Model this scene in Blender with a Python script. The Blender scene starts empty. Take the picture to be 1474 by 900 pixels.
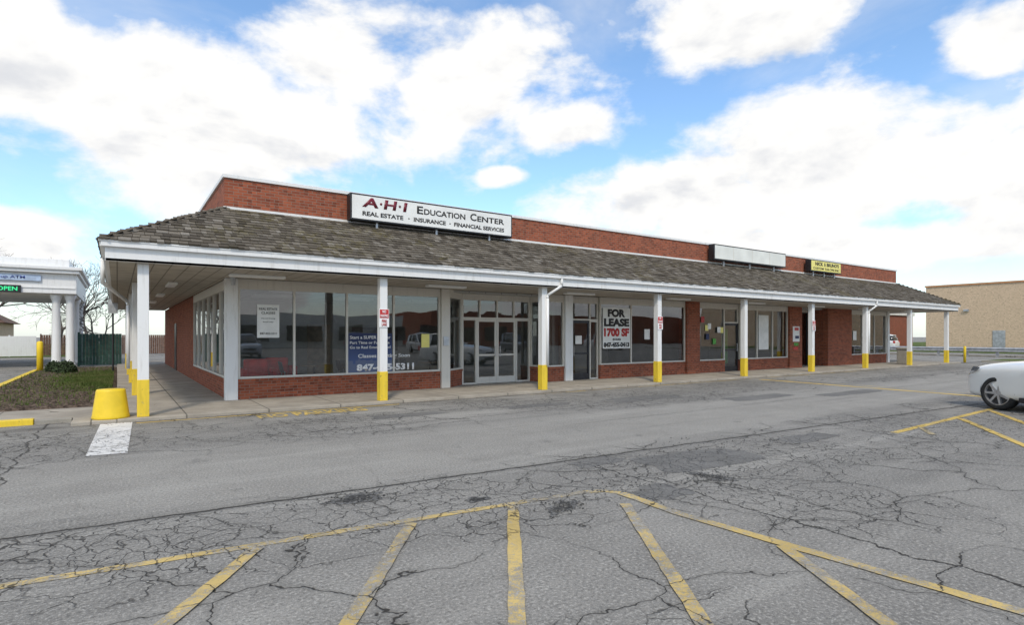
import bpy, bmesh, math, random
from mathutils import Vector, Matrix
random.seed(7)
S=bpy.context.scene
COL=S.collection
# ------------------------------------------------------------------ node helpers
class NB:
    def __init__(s,nt): s.nt=nt; s.n=nt.nodes; s.l=nt.links
    def node(s,t,**k):
        n=s.n.new(t)
        for a,b in k.items(): setattr(n,a,b)
        return n
    def put(s,sock,v):
        if isinstance(v,bpy.types.NodeSocket): s.l.new(v,sock)
        else:
            if hasattr(sock.default_value,'__len__') and not hasattr(v,'__len__'): v=[v]*len(sock.default_value)
            if hasattr(v,'__len__') and len(v)==3 and len(sock.default_value)==4: v=(*v,1)
            sock.default_value=v
    def m(s,op,a,b=0.0,c=None,clamp=False):
        n=s.node('ShaderNodeMath',operation=op,use_clamp=clamp)
        s.put(n.inputs[0],a); s.put(n.inputs[1],b)
        if c is not None: s.put(n.inputs[2],c)
        return n.outputs[0]
    def vm(s,op,a,b=(0,0,0),scale=None):
        n=s.node('ShaderNodeVectorMath',operation=op)
        s.put(n.inputs[0],a)
        if scale is not None: s.put(n.inputs['Scale'],scale)
        else: s.put(n.inputs[1],b)
        return n.outputs['Value'] if op in('DOT_PRODUCT','LENGTH','DISTANCE') else n.outputs[0]
    def mix(s,f,a,b,blend='MIX'):
        n=s.node('ShaderNodeMix',data_type='RGBA',blend_type=blend)
        s.put(n.inputs[0],f); s.put(n.inputs[6],a); s.put(n.inputs[7],b)
        return n.outputs[2]
    def rng(s,v,a,b,c=0.0,d=1.0,smooth=True):
        n=s.node('ShaderNodeMapRange'); n.interpolation_type='SMOOTHSTEP' if smooth else 'LINEAR'
        s.put(n.inputs[0],v)
        for i,x in enumerate((a,b,c,d)): n.inputs[i+1].default_value=x
        return n.outputs[0]
    def noise(s,vec,scale,detail=4,rough=.55,dist=0):
        n=s.node('ShaderNodeTexNoise'); s.put(n.inputs['Vector'],vec)
        n.inputs['Scale'].default_value=scale; n.inputs['Detail'].default_value=detail
        n.inputs['Roughness'].default_value=rough; n.inputs['Distortion'].default_value=dist
        return n.outputs[0]
    def noisec(s,vec,scale,detail=3):
        n=s.node('ShaderNodeTexNoise'); s.put(n.inputs['Vector'],vec)
        n.inputs['Scale'].default_value=scale; n.inputs['Detail'].default_value=detail
        return n.outputs[1]
    def edge(s,vec,scale):
        n=s.node('ShaderNodeTexVoronoi',feature='DISTANCE_TO_EDGE',voronoi_dimensions='2D')
        s.put(n.inputs['Vector'],vec); n.inputs['Scale'].default_value=scale
        return n.outputs['Distance']
    def pos(s): return s.node('ShaderNodeTexCoord').outputs['Object']
    def xyz(s,v):
        n=s.node('ShaderNodeSeparateXYZ'); s.put(n.inputs[0],v); return n.outputs
    def comb(s,x,y,z):
        n=s.node('ShaderNodeCombineXYZ'); s.put(n.inputs[0],x); s.put(n.inputs[1],y); s.put(n.inputs[2],z); return n.outputs[0]
    def bump(s,h,strength=.3,dist=.01):
        n=s.node('ShaderNodeBump'); n.inputs['Strength'].default_value=strength
        n.inputs['Distance'].default_value=dist; s.put(n.inputs['Height'],h); return n.outputs[0]
def newmat(name):
    m=bpy.data.materials.new(name); m.use_nodes=True
    b=NB(m.node_tree); bs=m.node_tree.nodes['Principled BSDF']
    return m,b,bs
def setp(b,bs,color=None,rough=.7,normal=None,metal=0,spec=None,coat=0):
    if color is not None: b.put(bs.inputs['Base Color'],color)
    b.put(bs.inputs['Roughness'],rough); bs.inputs['Metallic'].default_value=metal
    if normal is not None: b.put(bs.inputs['Normal'],normal)
    if spec is not None: bs.inputs['Specular IOR Level'].default_value=spec
    if coat: bs.inputs['Coat Weight'].default_value=coat
def simple(name,c,rough=.6,var=.12,scale=3,metal=0,bump=0,spec=None,coat=0):
    m,b,bs=newmat(name); p=b.pos()
    n=b.noise(p,scale,4,.6)
    dark=tuple(x*(1-var*2) for x in c); lite=tuple(min(1,x*(1+var)) for x in c)
    col=b.mix(b.rng(n,.3,.7),dark,lite)
    nor=b.bump(b.noise(p,scale*12,3),.3,bump) if bump else None
    setp(b,bs,col,rough,nor,metal,spec,coat); return m
# ------------------------------------------------------------------ materials
def asphalt_core(b):
    p=b.node('ShaderNodeNewGeometry').outputs['Position']
    X,Y,Z=b.xyz(p)
    dn=b.vm('SUBTRACT',b.noisec(p,1.1,5),(.5,.5,.5)); pd=b.vm('ADD',p,b.vm('SCALE',dn,scale=.95))
    dn2=b.vm('SUBTRACT',b.noisec(p,11,2),(.5,.5,.5)); pd=b.vm('ADD',pd,b.vm('SCALE',dn2,scale=.10))
    big=b.noise(p,.22,3); mid=b.noise(p,1.1,5,.62); fine=b.noise(p,40,3,.75); fin2=b.noise(p,120,1,.7)
    lane=b.m('MULTIPLY',b.rng(Y,6.0,6.4),b.rng(b.m('ADD',Y,b.m('MULTIPLY',mid,1.0)),9.3,10.2,1,0))
    nolane=b.m('SUBTRACT',1,b.m('MULTIPLY',lane,.85))
    lg=b.noise(p,.35,3)
    m1=b.m('MULTIPLY',b.rng(lg,.34,.48),nolane)
    e1=b.edge(pd,.74)
    wv=b.rng(mid,.35,.65,.35,1.2)
    c1=b.m('MULTIPLY',b.rng(b.m('DIVIDE',e1,wv),.002,.0095,1,0),m1)
    nm=b.noise(b.vm('ADD',p,(13.1,4.2,0)),.45,3)
    seamband=b.rng(b.m('ABSOLUTE',b.m('ADD',b.m('SUBTRACT',Y,5.2),b.m('MULTIPLY',X,.05))),.3,1.7,.15,0)
    band2=b.rng(b.m('ABSOLUTE',b.m('SUBTRACT',Y,11.0)),.5,1.8,.13,0)
    ns=b.m('ADD',b.m('ADD',nm,seamband),band2)
    m2=b.m('MULTIPLY',b.rng(ns,.46,.56),nolane)
    c2=b.m('MULTIPLY',b.rng(b.m('DIVIDE',b.edge(pd,2.3),wv),.006,.024,.9,0),m2)
    m3=b.m('MULTIPLY',b.rng(ns,.56,.64),nolane)
    c3=b.m('MULTIPLY',b.rng(b.edge(pd,5.5),.010,.045,.85,0),m3)
    wob=b.m('MULTIPLY',b.m('SUBTRACT',b.noise(p,1.7,5,.7),.5),.45)
    s1=b.m('ABSOLUTE',b.m('ADD',b.m('ADD',b.m('SUBTRACT',Y,6.17),b.m('MULTIPLY',X,.06)),b.m('MULTIPLY',wob,.35)))
    s1b=b.rng(s1,.0,.16,.45,0)
    s1=b.m('MULTIPLY',b.rng(s1,.012,.030,1,0),b.rng(X,17,20,1,0))
    s2=b.m('MULTIPLY',b.rng(b.m('ABSOLUTE',b.m('ADD',b.m('SUBTRACT',X,4.98),wob)),.007,.02,1,0),b.rng(Y,5.6,5.8,1,0))
    s3=b.m('MULTIPLY',b.rng(b.m('ABSOLUTE',b.m('ADD',b.m('SUBTRACT',Y,10.1),wob)),.010,.026,.85,0),b.rng(X,2,3))
    s4=b.m('MULTIPLY',b.rng(b.m('ABSOLUTE',b.m('ADD',b.m('SUBTRACT',X,-1.1),wob)),.010,.022,.9,0),b.rng(Y,6.2,6.5))
    s5=b.m('MULTIPLY',b.rng(b.m('ABSOLUTE',b.m('ADD',b.m('SUBTRACT',Y,8.2),b.m('MULTIPLY',wob,.8))),.006,.018,.5,0),b.rng(X,6,8))
    cr=c1
    for q in (c2,c3,s1,s2,s3,s4,s5): cr=b.m('MAXIMUM',cr,q)
    base=b.mix(b.rng(big,.3,.7),(.225,.214,.193),(.315,.299,.268))
    base=b.mix(b.rng(mid,.38,.72,0,.60),base,(.180,.171,.154))
    base=b.mix(b.m('MULTIPLY',lane,.8),base,b.mix(b.rng(mid,.3,.7),(.265,.250,.222),(.335,.318,.283)))
    base=b.mix(b.m('MULTIPLY',m2,.35),base,(.180,.171,.154))
    bands=b.noise(b.vm('MULTIPLY',p,(.10,1.3,1)),1.0,4,.6)
    base=b.mix(b.rng(bands,.50,.70,0,.55),base,(.385,.367,.328)); base=b.mix(b.rng(bands,.46,.32,0,.5),base,(.155,.148,.134))
    st=b.rng(b.noise(b.vm('ADD',p,(3,31,0)),1.9,3),.64,.74,0,.5)
    base=b.mix(st,base,(.12,.115,.105))
    base=b.mix(b.rng(fine,.50,.67,0,.65),base,(.50,.475,.425))
    base=b.mix(b.rng(fine,.47,.34,0,.65),base,(.09,.086,.078))
    base=b.mix(b.rng(fin2,.54,.68,0,.5),base,(.10,.096,.09))
    halo=b.m('MULTIPLY',b.rng(e1,.0,.05,.4,0),m1)
    base=b.mix(b.m('MAXIMUM',halo,s1b),base,(.14,.133,.118))
    gut=b.m('MULTIPLY',b.rng(b.m('ABSOLUTE',b.m('SUBTRACT',Y,13.2)),.03,.35,1,0),b.rng(mid,.35,.6,.3,.8))
    base=b.mix(gut,base,(.09,.085,.075))
    h=b.m('SUBTRACT',b.m('ADD',b.m('MULTIPLY',fine,.7),b.m('MULTIPLY',fin2,.3)),b.m('MULTIPLY',cr,1.5))
    return p,base,cr,h,mid,fine
m_asph,b,bs=newmat('asphalt'); p,base,cr,h,mid,fine=asphalt_core(b)
setp(b,bs,b.mix(b.m('MULTIPLY',cr,.92),base,(.030,.027,.023)),.9,b.bump(h,.6,.013),spec=.25)
def paint_mat(name,c,thr=.60,wear=.85):
    m,b,bs=newmat(name); p,base,cr,h,mid,fine=asphalt_core(b)
    n1=b.noise(p,5,6,.8)
    w=b.m('ADD',b.m('ADD',b.m('MULTIPLY',n1,.62),b.m('MULTIPLY',fine,.30)),b.m('MULTIPLY',b.m('SUBTRACT',b.noise(p,.9,3),.5),.55))
    f=b.rng(w,thr-.15,thr+.02,0,wear)
    pc=b.mix(b.rng(mid,.3,.7),c,tuple(x*.75 for x in c))
    pc=b.mix(b.rng(fine,.5,.65,0,.35),pc,tuple(x*.55 for x in c))
    col=b.mix(f,pc,base); col=b.mix(b.m('MULTIPLY',cr,.9),col,(.03,.028,.025))
    setp(b,bs,col,.85,b.bump(h,.5,.012),spec=.25); return m
m_yline=paint_mat('worn_yellow_paint',(.62,.455,.17),.52,.95)
m_yfar=paint_mat('lane_yellow_paint',(.68,.48,.13),.62,.8)
m_yfaint=paint_mat('faded_yellow_paint',(.60,.45,.17),.48,.9)
m_wline=paint_mat('worn_white_paint',(.80,.78,.74),.60,.75)
m_patch,b,bs=newmat('asphalt_patch'); p,base,cr,h,mid,fine=asphalt_core(b)
pc=b.mix(b.rng(mid,.3,.7),(.135,.13,.12),(.185,.178,.165)); pc=b.mix(b.rng(fine,.48,.66,0,.5),pc,(.28,.27,.25)); pc=b.mix(b.rng(fine,.46,.34,0,.5),pc,(.07,.068,.065))
setp(b,bs,b.mix(b.m('MULTIPLY',cr,.6),pc,(.03,.03,.03)),.9,b.bump(h,.6,.012),spec=.25)
m_hole=simple('pothole_dark',(.055,.052,.047),.95,.4,25,bump=.03)
m_rubble=simple('broken_asphalt',(.15,.145,.135),.95,.45,30,bump=.03)
def concrete(name,c,joint=1.55):
    m,b,bs=newmat(name); p=b.node('ShaderNodeNewGeometry').outputs['Position']; X,Y,Z=b.xyz(p)
    n=b.noise(p,1.2,6,.65); f=b.noise(p,50,3,.7)
    col=b.mix(b.rng(n,.3,.72),tuple(x*.68 for x in c),c)
    col=b.mix(b.rng(f,.5,.72,0,.4),col,tuple(x*.55 for x in c))
    jx=b.m('ABSOLUTE',b.m('SUBTRACT',b.m('FRACT',b.m('DIVIDE',b.m('ADD',X,.4),joint)),.5))
    jy=b.m('ABSOLUTE',b.m('SUBTRACT',b.m('FRACT',b.m('DIVIDE',b.m('ADD',Y,.35),joint)),.5))
    j=b.m('MAXIMUM',b.rng(jx,.488,.495),b.rng(jy,.488,.495))
    crk=b.m('MULTIPLY',b.rng(b.edge(b.vm('ADD',p,b.vm('SCALE',b.noisec(p,2,4),scale=.4)),.4),.003,.009,1,0),b.rng(b.noise(p,.3),.5,.6))
    j=b.m('MAXIMUM',j,crk)
    col=b.mix(b.m('MULTIPLY',j,.75),col,(.08,.075,.06))
    setp(b,bs,col,.9,b.bump(b.m('SUBTRACT',f,b.m('MULTIPLY',j,2)),.35,.008),spec=.25); return m
m_conc=concrete('concrete_walk',(.43,.385,.32))
m_kerb=concrete('kerb_concrete',(.38,.355,.31),3.0)
m_yel=simple('yellow_enamel',(.80,.56,.02),.5,.05,3)
def chipped(name,c):
    m,b,bs=newmat(name); p=b.node('ShaderNodeNewGeometry').outputs['Position']
    n=b.noise(p,9,6,.75); g=b.noise(b.vm('MULTIPLY',p,(5,5,1)),2,4,.6)
    col=b.mix(b.rng(g,.4,.75,0,.5),c,tuple(x*.6 for x in c)); col=b.mix(b.rng(n,.60,.66,0,.8),col,(.33,.27,.18))
    col=b.mix(b.rng(b.noise(b.vm('ADD',p,(4,4,4)),13,4,.7),.64,.69,0,.8),col,(.10,.07,.05))
    setp(b,bs,col,.6,b.bump(n,.2,.004)); return m
m_yel2=chipped('yellow_scuffed',(.80,.57,.04))
def white_mat(name,c=(.76,.76,.75),rough=.5):
    m,b,bs=newmat(name); p=b.node('ShaderNodeNewGeometry').outputs['Position']
    st=b.noise(b.vm('MULTIPLY',p,(6,6,.7)),1.5,4,.7)
    col=b.mix(b.rng(st,.50,.8,0,.5),c,tuple(x*.60*y for x,y in zip(c,(1,.96,.88))))
    col=b.mix(b.rng(b.noise(p,2.3,6,.8),.58,.8,0,.3),col,tuple(x*.6*y for x,y in zip(c,(1,.93,.8))))
    setp(b,bs,col,rough); return m
m_white=white_mat('white_trim_paint')
m_frame=white_mat('window_frame_paint',(.64,.61,.55))
m_alu=simple('dark_aluminium',(.05,.05,.055),.4,.1,5,metal=.6)
m_metal=simple('brushed_metal',(.55,.55,.56),.35,.08,5,metal=.9)
def brick_mat(name,c1,c2,mortar,stain=(.18,.08,.05)):
    m,b,bs=newmat(name); p=b.node('ShaderNodeNewGeometry').outputs['Position']; X,Y,Z=b.xyz(p)
    v=b.comb(b.m('ADD',X,Y),Z,0)
    t=b.node('ShaderNodeTexBrick'); b.put(t.inputs['Vector'],v)
    t.inputs['Scale'].default_value=1; t.inputs['Brick Width'].default_value=.21; t.inputs['Row Height'].default_value=.072
    t.inputs['Mortar Size'].default_value=.006; t.inputs['Mortar Smooth'].default_value=.2; t.inputs['Bias'].default_value=-.1
    t.inputs['Color1'].default_value=(*c1,1); t.inputs['Color2'].default_value=(*c2,1); t.inputs['Mortar'].default_value=(*mortar,1)
    cell=b.comb(b.m('FLOOR',b.m('DIVIDE',b.m('ADD',X,Y),.105)),b.m('FLOOR',b.m('DIVIDE',Z,.072)),0)
    wn=b.node('ShaderNodeTexWhiteNoise'); b.put(wn.inputs[0],cell)
    n=b.noise(p,1.1,5,.6); n2=b.noise(p,35,2,.6)
    col=b.mix(b.rng(wn.outputs[0],.72,.95,0,.6),t.outputs[0],tuple(x*.6 for x in c2)); col=b.mix(b.rng(wn.outputs[0],.2,.0,0,.5),col,tuple(min(1,x*1.3) for x in c1))
    col=b.mix(t.outputs[1],col,(*mortar,1))
    col=b.mix(b.rng(n,.4,.75,0,.3),col,stain)
    col=b.mix(b.rng(b.noise(b.vm('MULTIPLY',p,(3,3,.5)),1.4,4),.6,.8,0,.25),col,tuple(min(1,x*1.2) for x in mortar))
    hh=b.m('SUBTRACT',b.m('MULTIPLY',n2,.3),t.outputs[1])
    setp(b,bs,col,.88,b.bump(hh,.5,.008),spec=.2); return m
m_brick=brick_mat('red_brick',(.345,.098,.050),(.215,.060,.035),(.25,.185,.145))
m_tan=brick_mat('tan_brick',(.62,.47,.33),(.585,.44,.31),(.57,.44,.32),(.53,.40,.28))
def shake_mat():
    m,b,bs=newmat('cedar_shakes'); p=b.node('ShaderNodeNewGeometry').outputs['Position']
    at=b.node('ShaderNodeAttribute'); at.attribute_name='tone'; r=b.xyz(at.outputs['Color'])
    col=b.mix(r[0],(.082,.069,.053),(.178,.155,.125))
    col=b.mix(b.m('MULTIPLY',b.rng(r[1],.78,1.0),.65),col,(.28,.255,.22))
    col=b.mix(b.m('MULTIPLY',b.rng(r[1],.12,.0),.6),col,(.045,.037,.03))
    moss=b.m('MULTIPLY',b.rng(b.noise(p,.6,5,.7),.49,.64),b.rng(b.noise(p,9,3,.6),.42,.6))
    col=b.mix(b.m('MULTIPLY',moss,.6),col,(.135,.112,.036))
    g=b.noise(b.vm('MULTIPLY',p,(30,8,6)),2,3,.6)
    col=b.mix(b.rng(g,.48,.75,0,.45),col,(.045,.039,.032))
    setp(b,bs,col,.95,b.bump(g,.4,.012),spec=.15); return m
m_shake=shake_mat()
def soffit_mat():
    m,b,bs=newmat('soffit_panel'); p=b.node('ShaderNodeNewGeometry').outputs['Position']; X,Y,Z=b.xyz(p)
    gx=b.m('ABSOLUTE',b.m('SUBTRACT',b.m('FRACT',b.m('DIVIDE',X,.30)),.5)); gy=b.m('ABSOLUTE',b.m('SUBTRACT',b.m('FRACT',b.m('DIVIDE',Y,1.2)),.5))
    j=b.m('MAXIMUM',b.rng(gx,.44,.48),b.rng(gy,.485,.495)); n=b.noise(p,2,5,.6)
    col=b.mix(b.rng(n,.3,.75),(.46,.42,.355),(.33,.295,.24)); col=b.mix(b.m('MULTIPLY',j,.75),col,(.09,.078,.06))
    setp(b,bs,col,.7,b.bump(b.m('MULTIPLY',j,-1),.3,.01)); return m
m_soff=soffit_mat()
def glass_mat(name,tint=(.80,.83,.83)):
    m=bpy.data.materials.new(name); m.use_nodes=True; nt=m.node_tree; nt.nodes.clear(); b=NB(nt)
    o=b.node('ShaderNodeOutputMaterial'); tr=b.node('ShaderNodeBsdfTransparent'); gl=b.node('ShaderNodeBsdfGlossy')
    tr.inputs[0].default_value=(*tint,1); gl.inputs['Roughness'].default_value=.006; gl.inputs[0].default_value=(.95,.97,1,1)
    p=b.pos(); nb=b.bump(b.noise(p,.8,1),.08,.04); b.put(gl.inputs['Normal'],nb)
    fr=b.node('ShaderNodeFresnel'); fr.inputs['IOR'].default_value=1.6
    mx=b.node('ShaderNodeMixShader'); b.put(mx.inputs[0],b.m('ADD',fr.outputs[0],.08,clamp=True))
    b.l.new(tr.outputs[0],mx.inputs[1]); b.l.new(gl.outputs[0],mx.inputs[2]); b.l.new(mx.outputs[0],o.inputs[0]); return m
m_glass=glass_mat('window_glass')
m_dark=simple('dark_glass',(.02,.022,.025),.06,.1,1,spec=.8)
m_wallin=simple('interior_wall',(.34,.32,.28),.8,.1,1)
m_floor=simple('interior_floor',(.16,.14,.12),.4,.1,2)
m_ceil,b,bs=newmat('ceiling_tile'); p=b.pos(); X,Y,Z=b.xyz(p)
gx=b.m('ABSOLUTE',b.m('SUBTRACT',b.m('FRACT',b.m('DIVIDE',X,.61)),.5)); gy=b.m('ABSOLUTE',b.m('SUBTRACT',b.m('FRACT',b.m('DIVIDE',Y,1.22)),.5))
setp(b,bs,b.mix(b.m('MAXIMUM',b.rng(gx,.47,.48),b.rng(gy,.485,.49)),(.42,.42,.40),(.2,.2,.2)),.8)
m_black=simple('black_enamel',(.015,.015,.017),.4,.2,4)
m_signw=simple('sign_face_white',(.80,.80,.77),.35,.04,2)
m_signold=simple('blank_sign_panel',(.74,.75,.70),.45,.05,1.2)
m_signy=simple('sign_face_yellow',(.80,.72,.20),.4,.05,2)
m_red=simple('maroon_lettering',(.17,.008,.022),.4,.1,2)
m_red2=simple('sign_red',(.50,.03,.03),.4,.06,2)
m_txtw=simple('white_lettering',(.84,.84,.84),.5,.03,2)
m_txtb=simple('black_lettering',(.02,.02,.022),.5,.1,2)
m_navy,b,bs=newmat('navy_banner'); p=b.pos(); X,Y,Z=b.xyz(p)
city=b.rng(b.m('SUBTRACT',b.m('ADD',.68,b.m('MULTIPLY',b.noise(b.comb(b.m('FLOOR',b.m('MULTIPLY',X,14)),0,0),.9,1),.55)),Z),-.01,.01)
setp(b,bs,b.mix(city,b.mix(b.rng(Z,.8,1.7),(.05,.085,.22),(.010,.018,.075)),(.10,.13,.22)),.5)
m_paper=simple('paper_poster',(.78,.78,.75),.6,.05,3)
m_greenled,b,bs=newmat('green_led'); setp(b,bs,(.02,.4,.15),.4); bs.inputs['Emission Color'].default_value=(.05,.9,.35,1); bs.inputs['Emission Strength'].default_value=.8
m_mulch,b,bs=newmat('mulch_soil'); p=b.pos(); n=b.noise(p,10,6,.8); n3=b.noise(p,.7,3)
setp(b,bs,b.mix(b.rng(n3,.55,.7,0,.5),b.mix(b.rng(n,.35,.68),(.035,.026,.02),(.22,.165,.125)),(.10,.10,.045)),.95,b.bump(n,.8,.05),spec=.1)
m_grass,b,bs=newmat('grass'); p=b.pos(); n=b.noise(p,1.2,6,.7)
setp(b,bs,b.mix(b.rng(n,.35,.7),(.06,.105,.02),(.15,.16,.06)),.95,b.bump(b.noise(p,30,3),.7,.04),spec=.1)
m_bark=simple('bark',(.13,.11,.095),.95,.25,6,bump=.02)
m_leaf=simple('evergreen_leaves',(.04,.065,.022),.8,.35,9)
m_tire=simple('tyre_rubber',(.018,.018,.018),.85,.2,10)
m_orange=simple('orange_band',(.55,.26,.12),.6,.08,2)
m_shingle=simple('brown_shingles',(.16,.09,.06),.9,.25,6,bump=.02)
m_greenfence=simple('green_slats',(.018,.06,.048),.7,.2,6)
m_galv=simple('galvanised_steel',(.46,.47,.48),.45,.12,4,metal=.5)
m_cream=simple('cream_paint',(.70,.68,.62),.6,.06,2)
m_stonebin=simple('aggregate_concrete',(.38,.35,.30),.9,.25,45,bump=.01)
m_chair=simple('grey_chair_plastic',(.05,.055,.06),.5,.1,3)
m_redfab=simple('red_upholstery',(.65,.02,.02),.8,.15,4)
m_wood=simple('table_laminate',(.35,.25,.16),.4,.12,5)
m_lamp=simple('fluorescent_lens',(.84,.85,.83),.4,.03,3)
m_lite,b,bs=newmat('headlight_lens'); setp(b,bs,(.22,.23,.25),.08,metal=.5,coat=1)
m_greencur=simple('green_curtain',(.12,.40,.08),.8,.2,6)
# ------------------------------------------------------------------ geometry helpers
def link(o,parent=None):
    COL.objects.link(o)
    if parent is not None:
        o.parent=parent; o.matrix_parent_inverse=Matrix.Translation(-Vector(parent.location)) if parent.get('worldspace') else Matrix.Identity(4)
    return o
def thing(name,label,cat,loc=(0,0,0),group=None,world=True):
    e=bpy.data.objects.new(name,None); e.location=loc; e.empty_display_size=.3; COL.objects.link(e)
    e['label']=label; e['category']=cat
    if group: e['group']=group
    if world: e['worldspace']=1
    return e
def tag(o,label,cat,group=None):
    o['label']=label; o['category']=cat
    if group:o['group']=group
    return o
class MB:
    def __init__(s): s.v=[];s.f=[];s.mi=[];s.mats=[]
    def mat(s,m):
        if m not in s.mats: s.mats.append(m)
        return s.mats.index(m)
    def face(s,pts,m):
        i=len(s.v); s.v+= [tuple(p) for p in pts]; s.f.append(tuple(range(i,i+len(pts)))); s.mi.append(s.mat(m))
    def hexa(s,c,m):
        i=len(s.v); s.v+=[tuple(p) for p in c]; k=s.mat(m)
        for q in ((0,3,2,1),(4,5,6,7),(0,1,5,4),(1,2,6,5),(2,3,7,6),(3,0,4,7)):
            s.f.append(tuple(i+a for a in q)); s.mi.append(k)
    def box(s,x0,x1,y0,y1,z0,z1,m,xf=None):
        c=[(x0,y0,z0),(x1,y0,z0),(x1,y1,z0),(x0,y1,z0),(x0,y0,z1),(x1,y0,z1),(x1,y1,z1),(x0,y1,z1)]
        if xf: c=[xf(*p) for p in c]
        s.hexa(c,m)
    def tube(s,p0,p1,r0,r1,m,n=6,cap=True):
        p0=Vector(p0);p1=Vector(p1); d=(p1-p0)
        if d.length<1e-6: return
        d.normalize(); a=d.orthogonal().normalized(); bb=d.cross(a); i=len(s.v); k=s.mat(m)
        for p,r in ((p0,r0),(p1,r1)):
            for j in range(n):
                t=2*math.pi*j/n; s.v.append(tuple(p+a*(math.cos(t)*r)+bb*(math.sin(t)*r)))
        for j in range(n):
            s.f.append((i+j,i+(j+1)%n,i+n+(j+1)%n,i+n+j)); s.mi.append(k)
        if cap:
            s.f.append(tuple(i+j for j in range(n))[::-1]); s.mi.append(k)
            s.f.append(tuple(i+n+j for j in range(n))); s.mi.append(k)
    def lathe(s,prof,m,n=24,c=(0,0,0)):
        i=len(s.v);k=s.mat(m)
        for r,z in prof:
            for j in range(n):
                t=2*math.pi*j/n; s.v.append((c[0]+r*math.cos(t),c[1]+r*math.sin(t),c[2]+z))
        for a in range(len(prof)-1):
            for j in range(n):
                s.f.append((i+a*n+j,i+a*n+(j+1)%n,i+(a+1)*n+(j+1)%n,i+(a+1)*n+j)); s.mi.append(k)
        s.f.append(tuple(i+j for j in range(n))[::-1]); s.mi.append(k)
        e=i+(len(prof)-1)*n; s.f.append(tuple(e+j for j in range(n))); s.mi.append(k)
    def done(s,name,parent=None,bevel=0,smooth=False):
        me=bpy.data.meshes.new(name); me.from_pydata(s.v,[],s.f)
        for m in s.mats: me.materials.append(m)
        for p,i in zip(me.polygons,s.mi): p.material_index=i; p.use_smooth=smooth
        me.update(); o=bpy.data.objects.new(name,me); link(o,parent)
        if bevel:
            md=o.modifiers.new('bevel','BEVEL'); md.width=bevel; md.segments=2; md.limit_method='ANGLE'
        return o
def box(name,x0,x1,y0,y1,z0,z1,m,parent=None,bevel=0):
    b=MB(); b.box(x0,x1,y0,y1,z0,z1,m); return b.done(name,parent,bevel)
def text(name,s,mat,origin,w,h,parent=None,offset=0.0,shear=0,flat=False,ext=.004,face=(1,0,0)):
    cu=bpy.data.curves.new(name,'FONT'); cu.body=s; cu.size=1; cu.offset=offset; cu.shear=shear; cu.resolution_u=3
    t=bpy.data.objects.new(name+'_tmp',cu); COL.objects.link(t)
    dg=bpy.context.evaluated_depsgraph_get(); me=bpy.data.meshes.new_from_object(t.evaluated_get(dg)); 
    bpy.data.objects.remove(t); 
    xs=[v.co.x for v in me.vertices]; ys=[v.co.y for v in me.vertices]
    x0,x1,y0,y1=min(xs),max(xs),min(ys),max(ys)
    fx=Vector(face).normalized(); up=Vector((0,1,0)) if flat else Vector((0,0,1)); o=Vector(origin)
    for v in me.vertices:
        a=(v.co.x-x0)/(x1-x0)*w; c=(v.co.y-y0)/(y1-y0)*h; v.co=o+fx*a+up*c
    me.materials.clear(); me.materials.append(mat); me.name=name
    ob=bpy.data.objects.new(name,me); link(ob,parent)
    if not flat:
        md=ob.modifiers.new('thick','SOLIDIFY'); md.thickness=ext; md.offset=0
    return ob
# ------------------------------------------------------------------ camera
TH=math.radians(55.6); F=Vector((math.cos(TH),math.sin(TH),0)); R=Vector((math.sin(TH),-math.cos(TH),0))
cam=bpy.data.cameras.new('camera'); co=bpy.data.objects.new('camera',cam); COL.objects.link(co)
cam.sensor_width=36; cam.lens=36*830/1474; cam.shift_y=33/1474; cam.clip_end=3000
co.location=(0,0,1.66); co.rotation_euler=(math.radians(90),0,TH-math.radians(90)); S.camera=co
# ------------------------------------------------------------------ sky
W=bpy.data.worlds.new('World'); S.world=W; W.use_nodes=True; b=NB(W.node_tree); W.node_tree.nodes.clear()
SUN_EL=math.radians(48)
sun_dir=Vector((math.cos(math.radians(238))*math.cos(SUN_EL),math.sin(math.radians(238))*math.cos(SUN_EL),math.sin(SUN_EL)))
sky=b.node('ShaderNodeTexSky'); sky.sky_type='NISHITA'; sky.sun_disc=False; sky.sun_elevation=SUN_EL
sky.sun_rotation=math.atan2(sun_dir.x,sun_dir.y); sky.air_density=1.0; sky.dust_density=.8; sky.ozone_density=1.3
d=b.vm('NORMALIZE',b.node('ShaderNodeTexCoord').outputs['Generated'])
a=b.vm('DOT_PRODUCT',d,tuple(R)); f=b.vm('DOT_PRODUCT',d,tuple(F)); dz=b.xyz(d)[2]
az=b.m('ARCTAN2',a,f); el=b.m('ARCSINE',dz)
pp=b.vm('MULTIPLY',d,(1,1,1.75))
n1=b.noise(pp,4.2,9,.58,.15); n2=b.noise(b.vm('ADD',pp,(5,3,1)),2.0,3,.5)
blobs=[(-.50,.325,.28,.135),(-.76,.34,.22,.12),(-.28,.43,.20,.10),(-.10,.39,.22,.115),(.09,.345,.13,.05),(.36,.475,.16,.065),(.58,.235,.30,.115),
 (.27,.215,.24,.09),(.80,.22,.20,.15),(.70,.37,.08,.05),(.60,.13,.5,.05),(.12,.13,.25,.02),(-.74,.12,.14,.05),(-.02,.27,.05,.02)]
dens=None
for (ca,ce,ra,re) in blobs:
    u=b.m('DIVIDE',b.m('SUBTRACT',az,ca),ra); v=b.m('DIVIDE',b.m('SUBTRACT',el,ce),re)
    q=b.m('SUBTRACT',1,b.m('SQRT',b.m('ADD',b.m('MULTIPLY',u,u),b.m('MULTIPLY',v,v))))
    q=b.m('MAXIMUM',q,-.9)
    dens=q if dens is None else b.m('MAXIMUM',dens,q)
front=b.rng(b.m('ABSOLUTE',az),.9,1.15,1,0)
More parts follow.
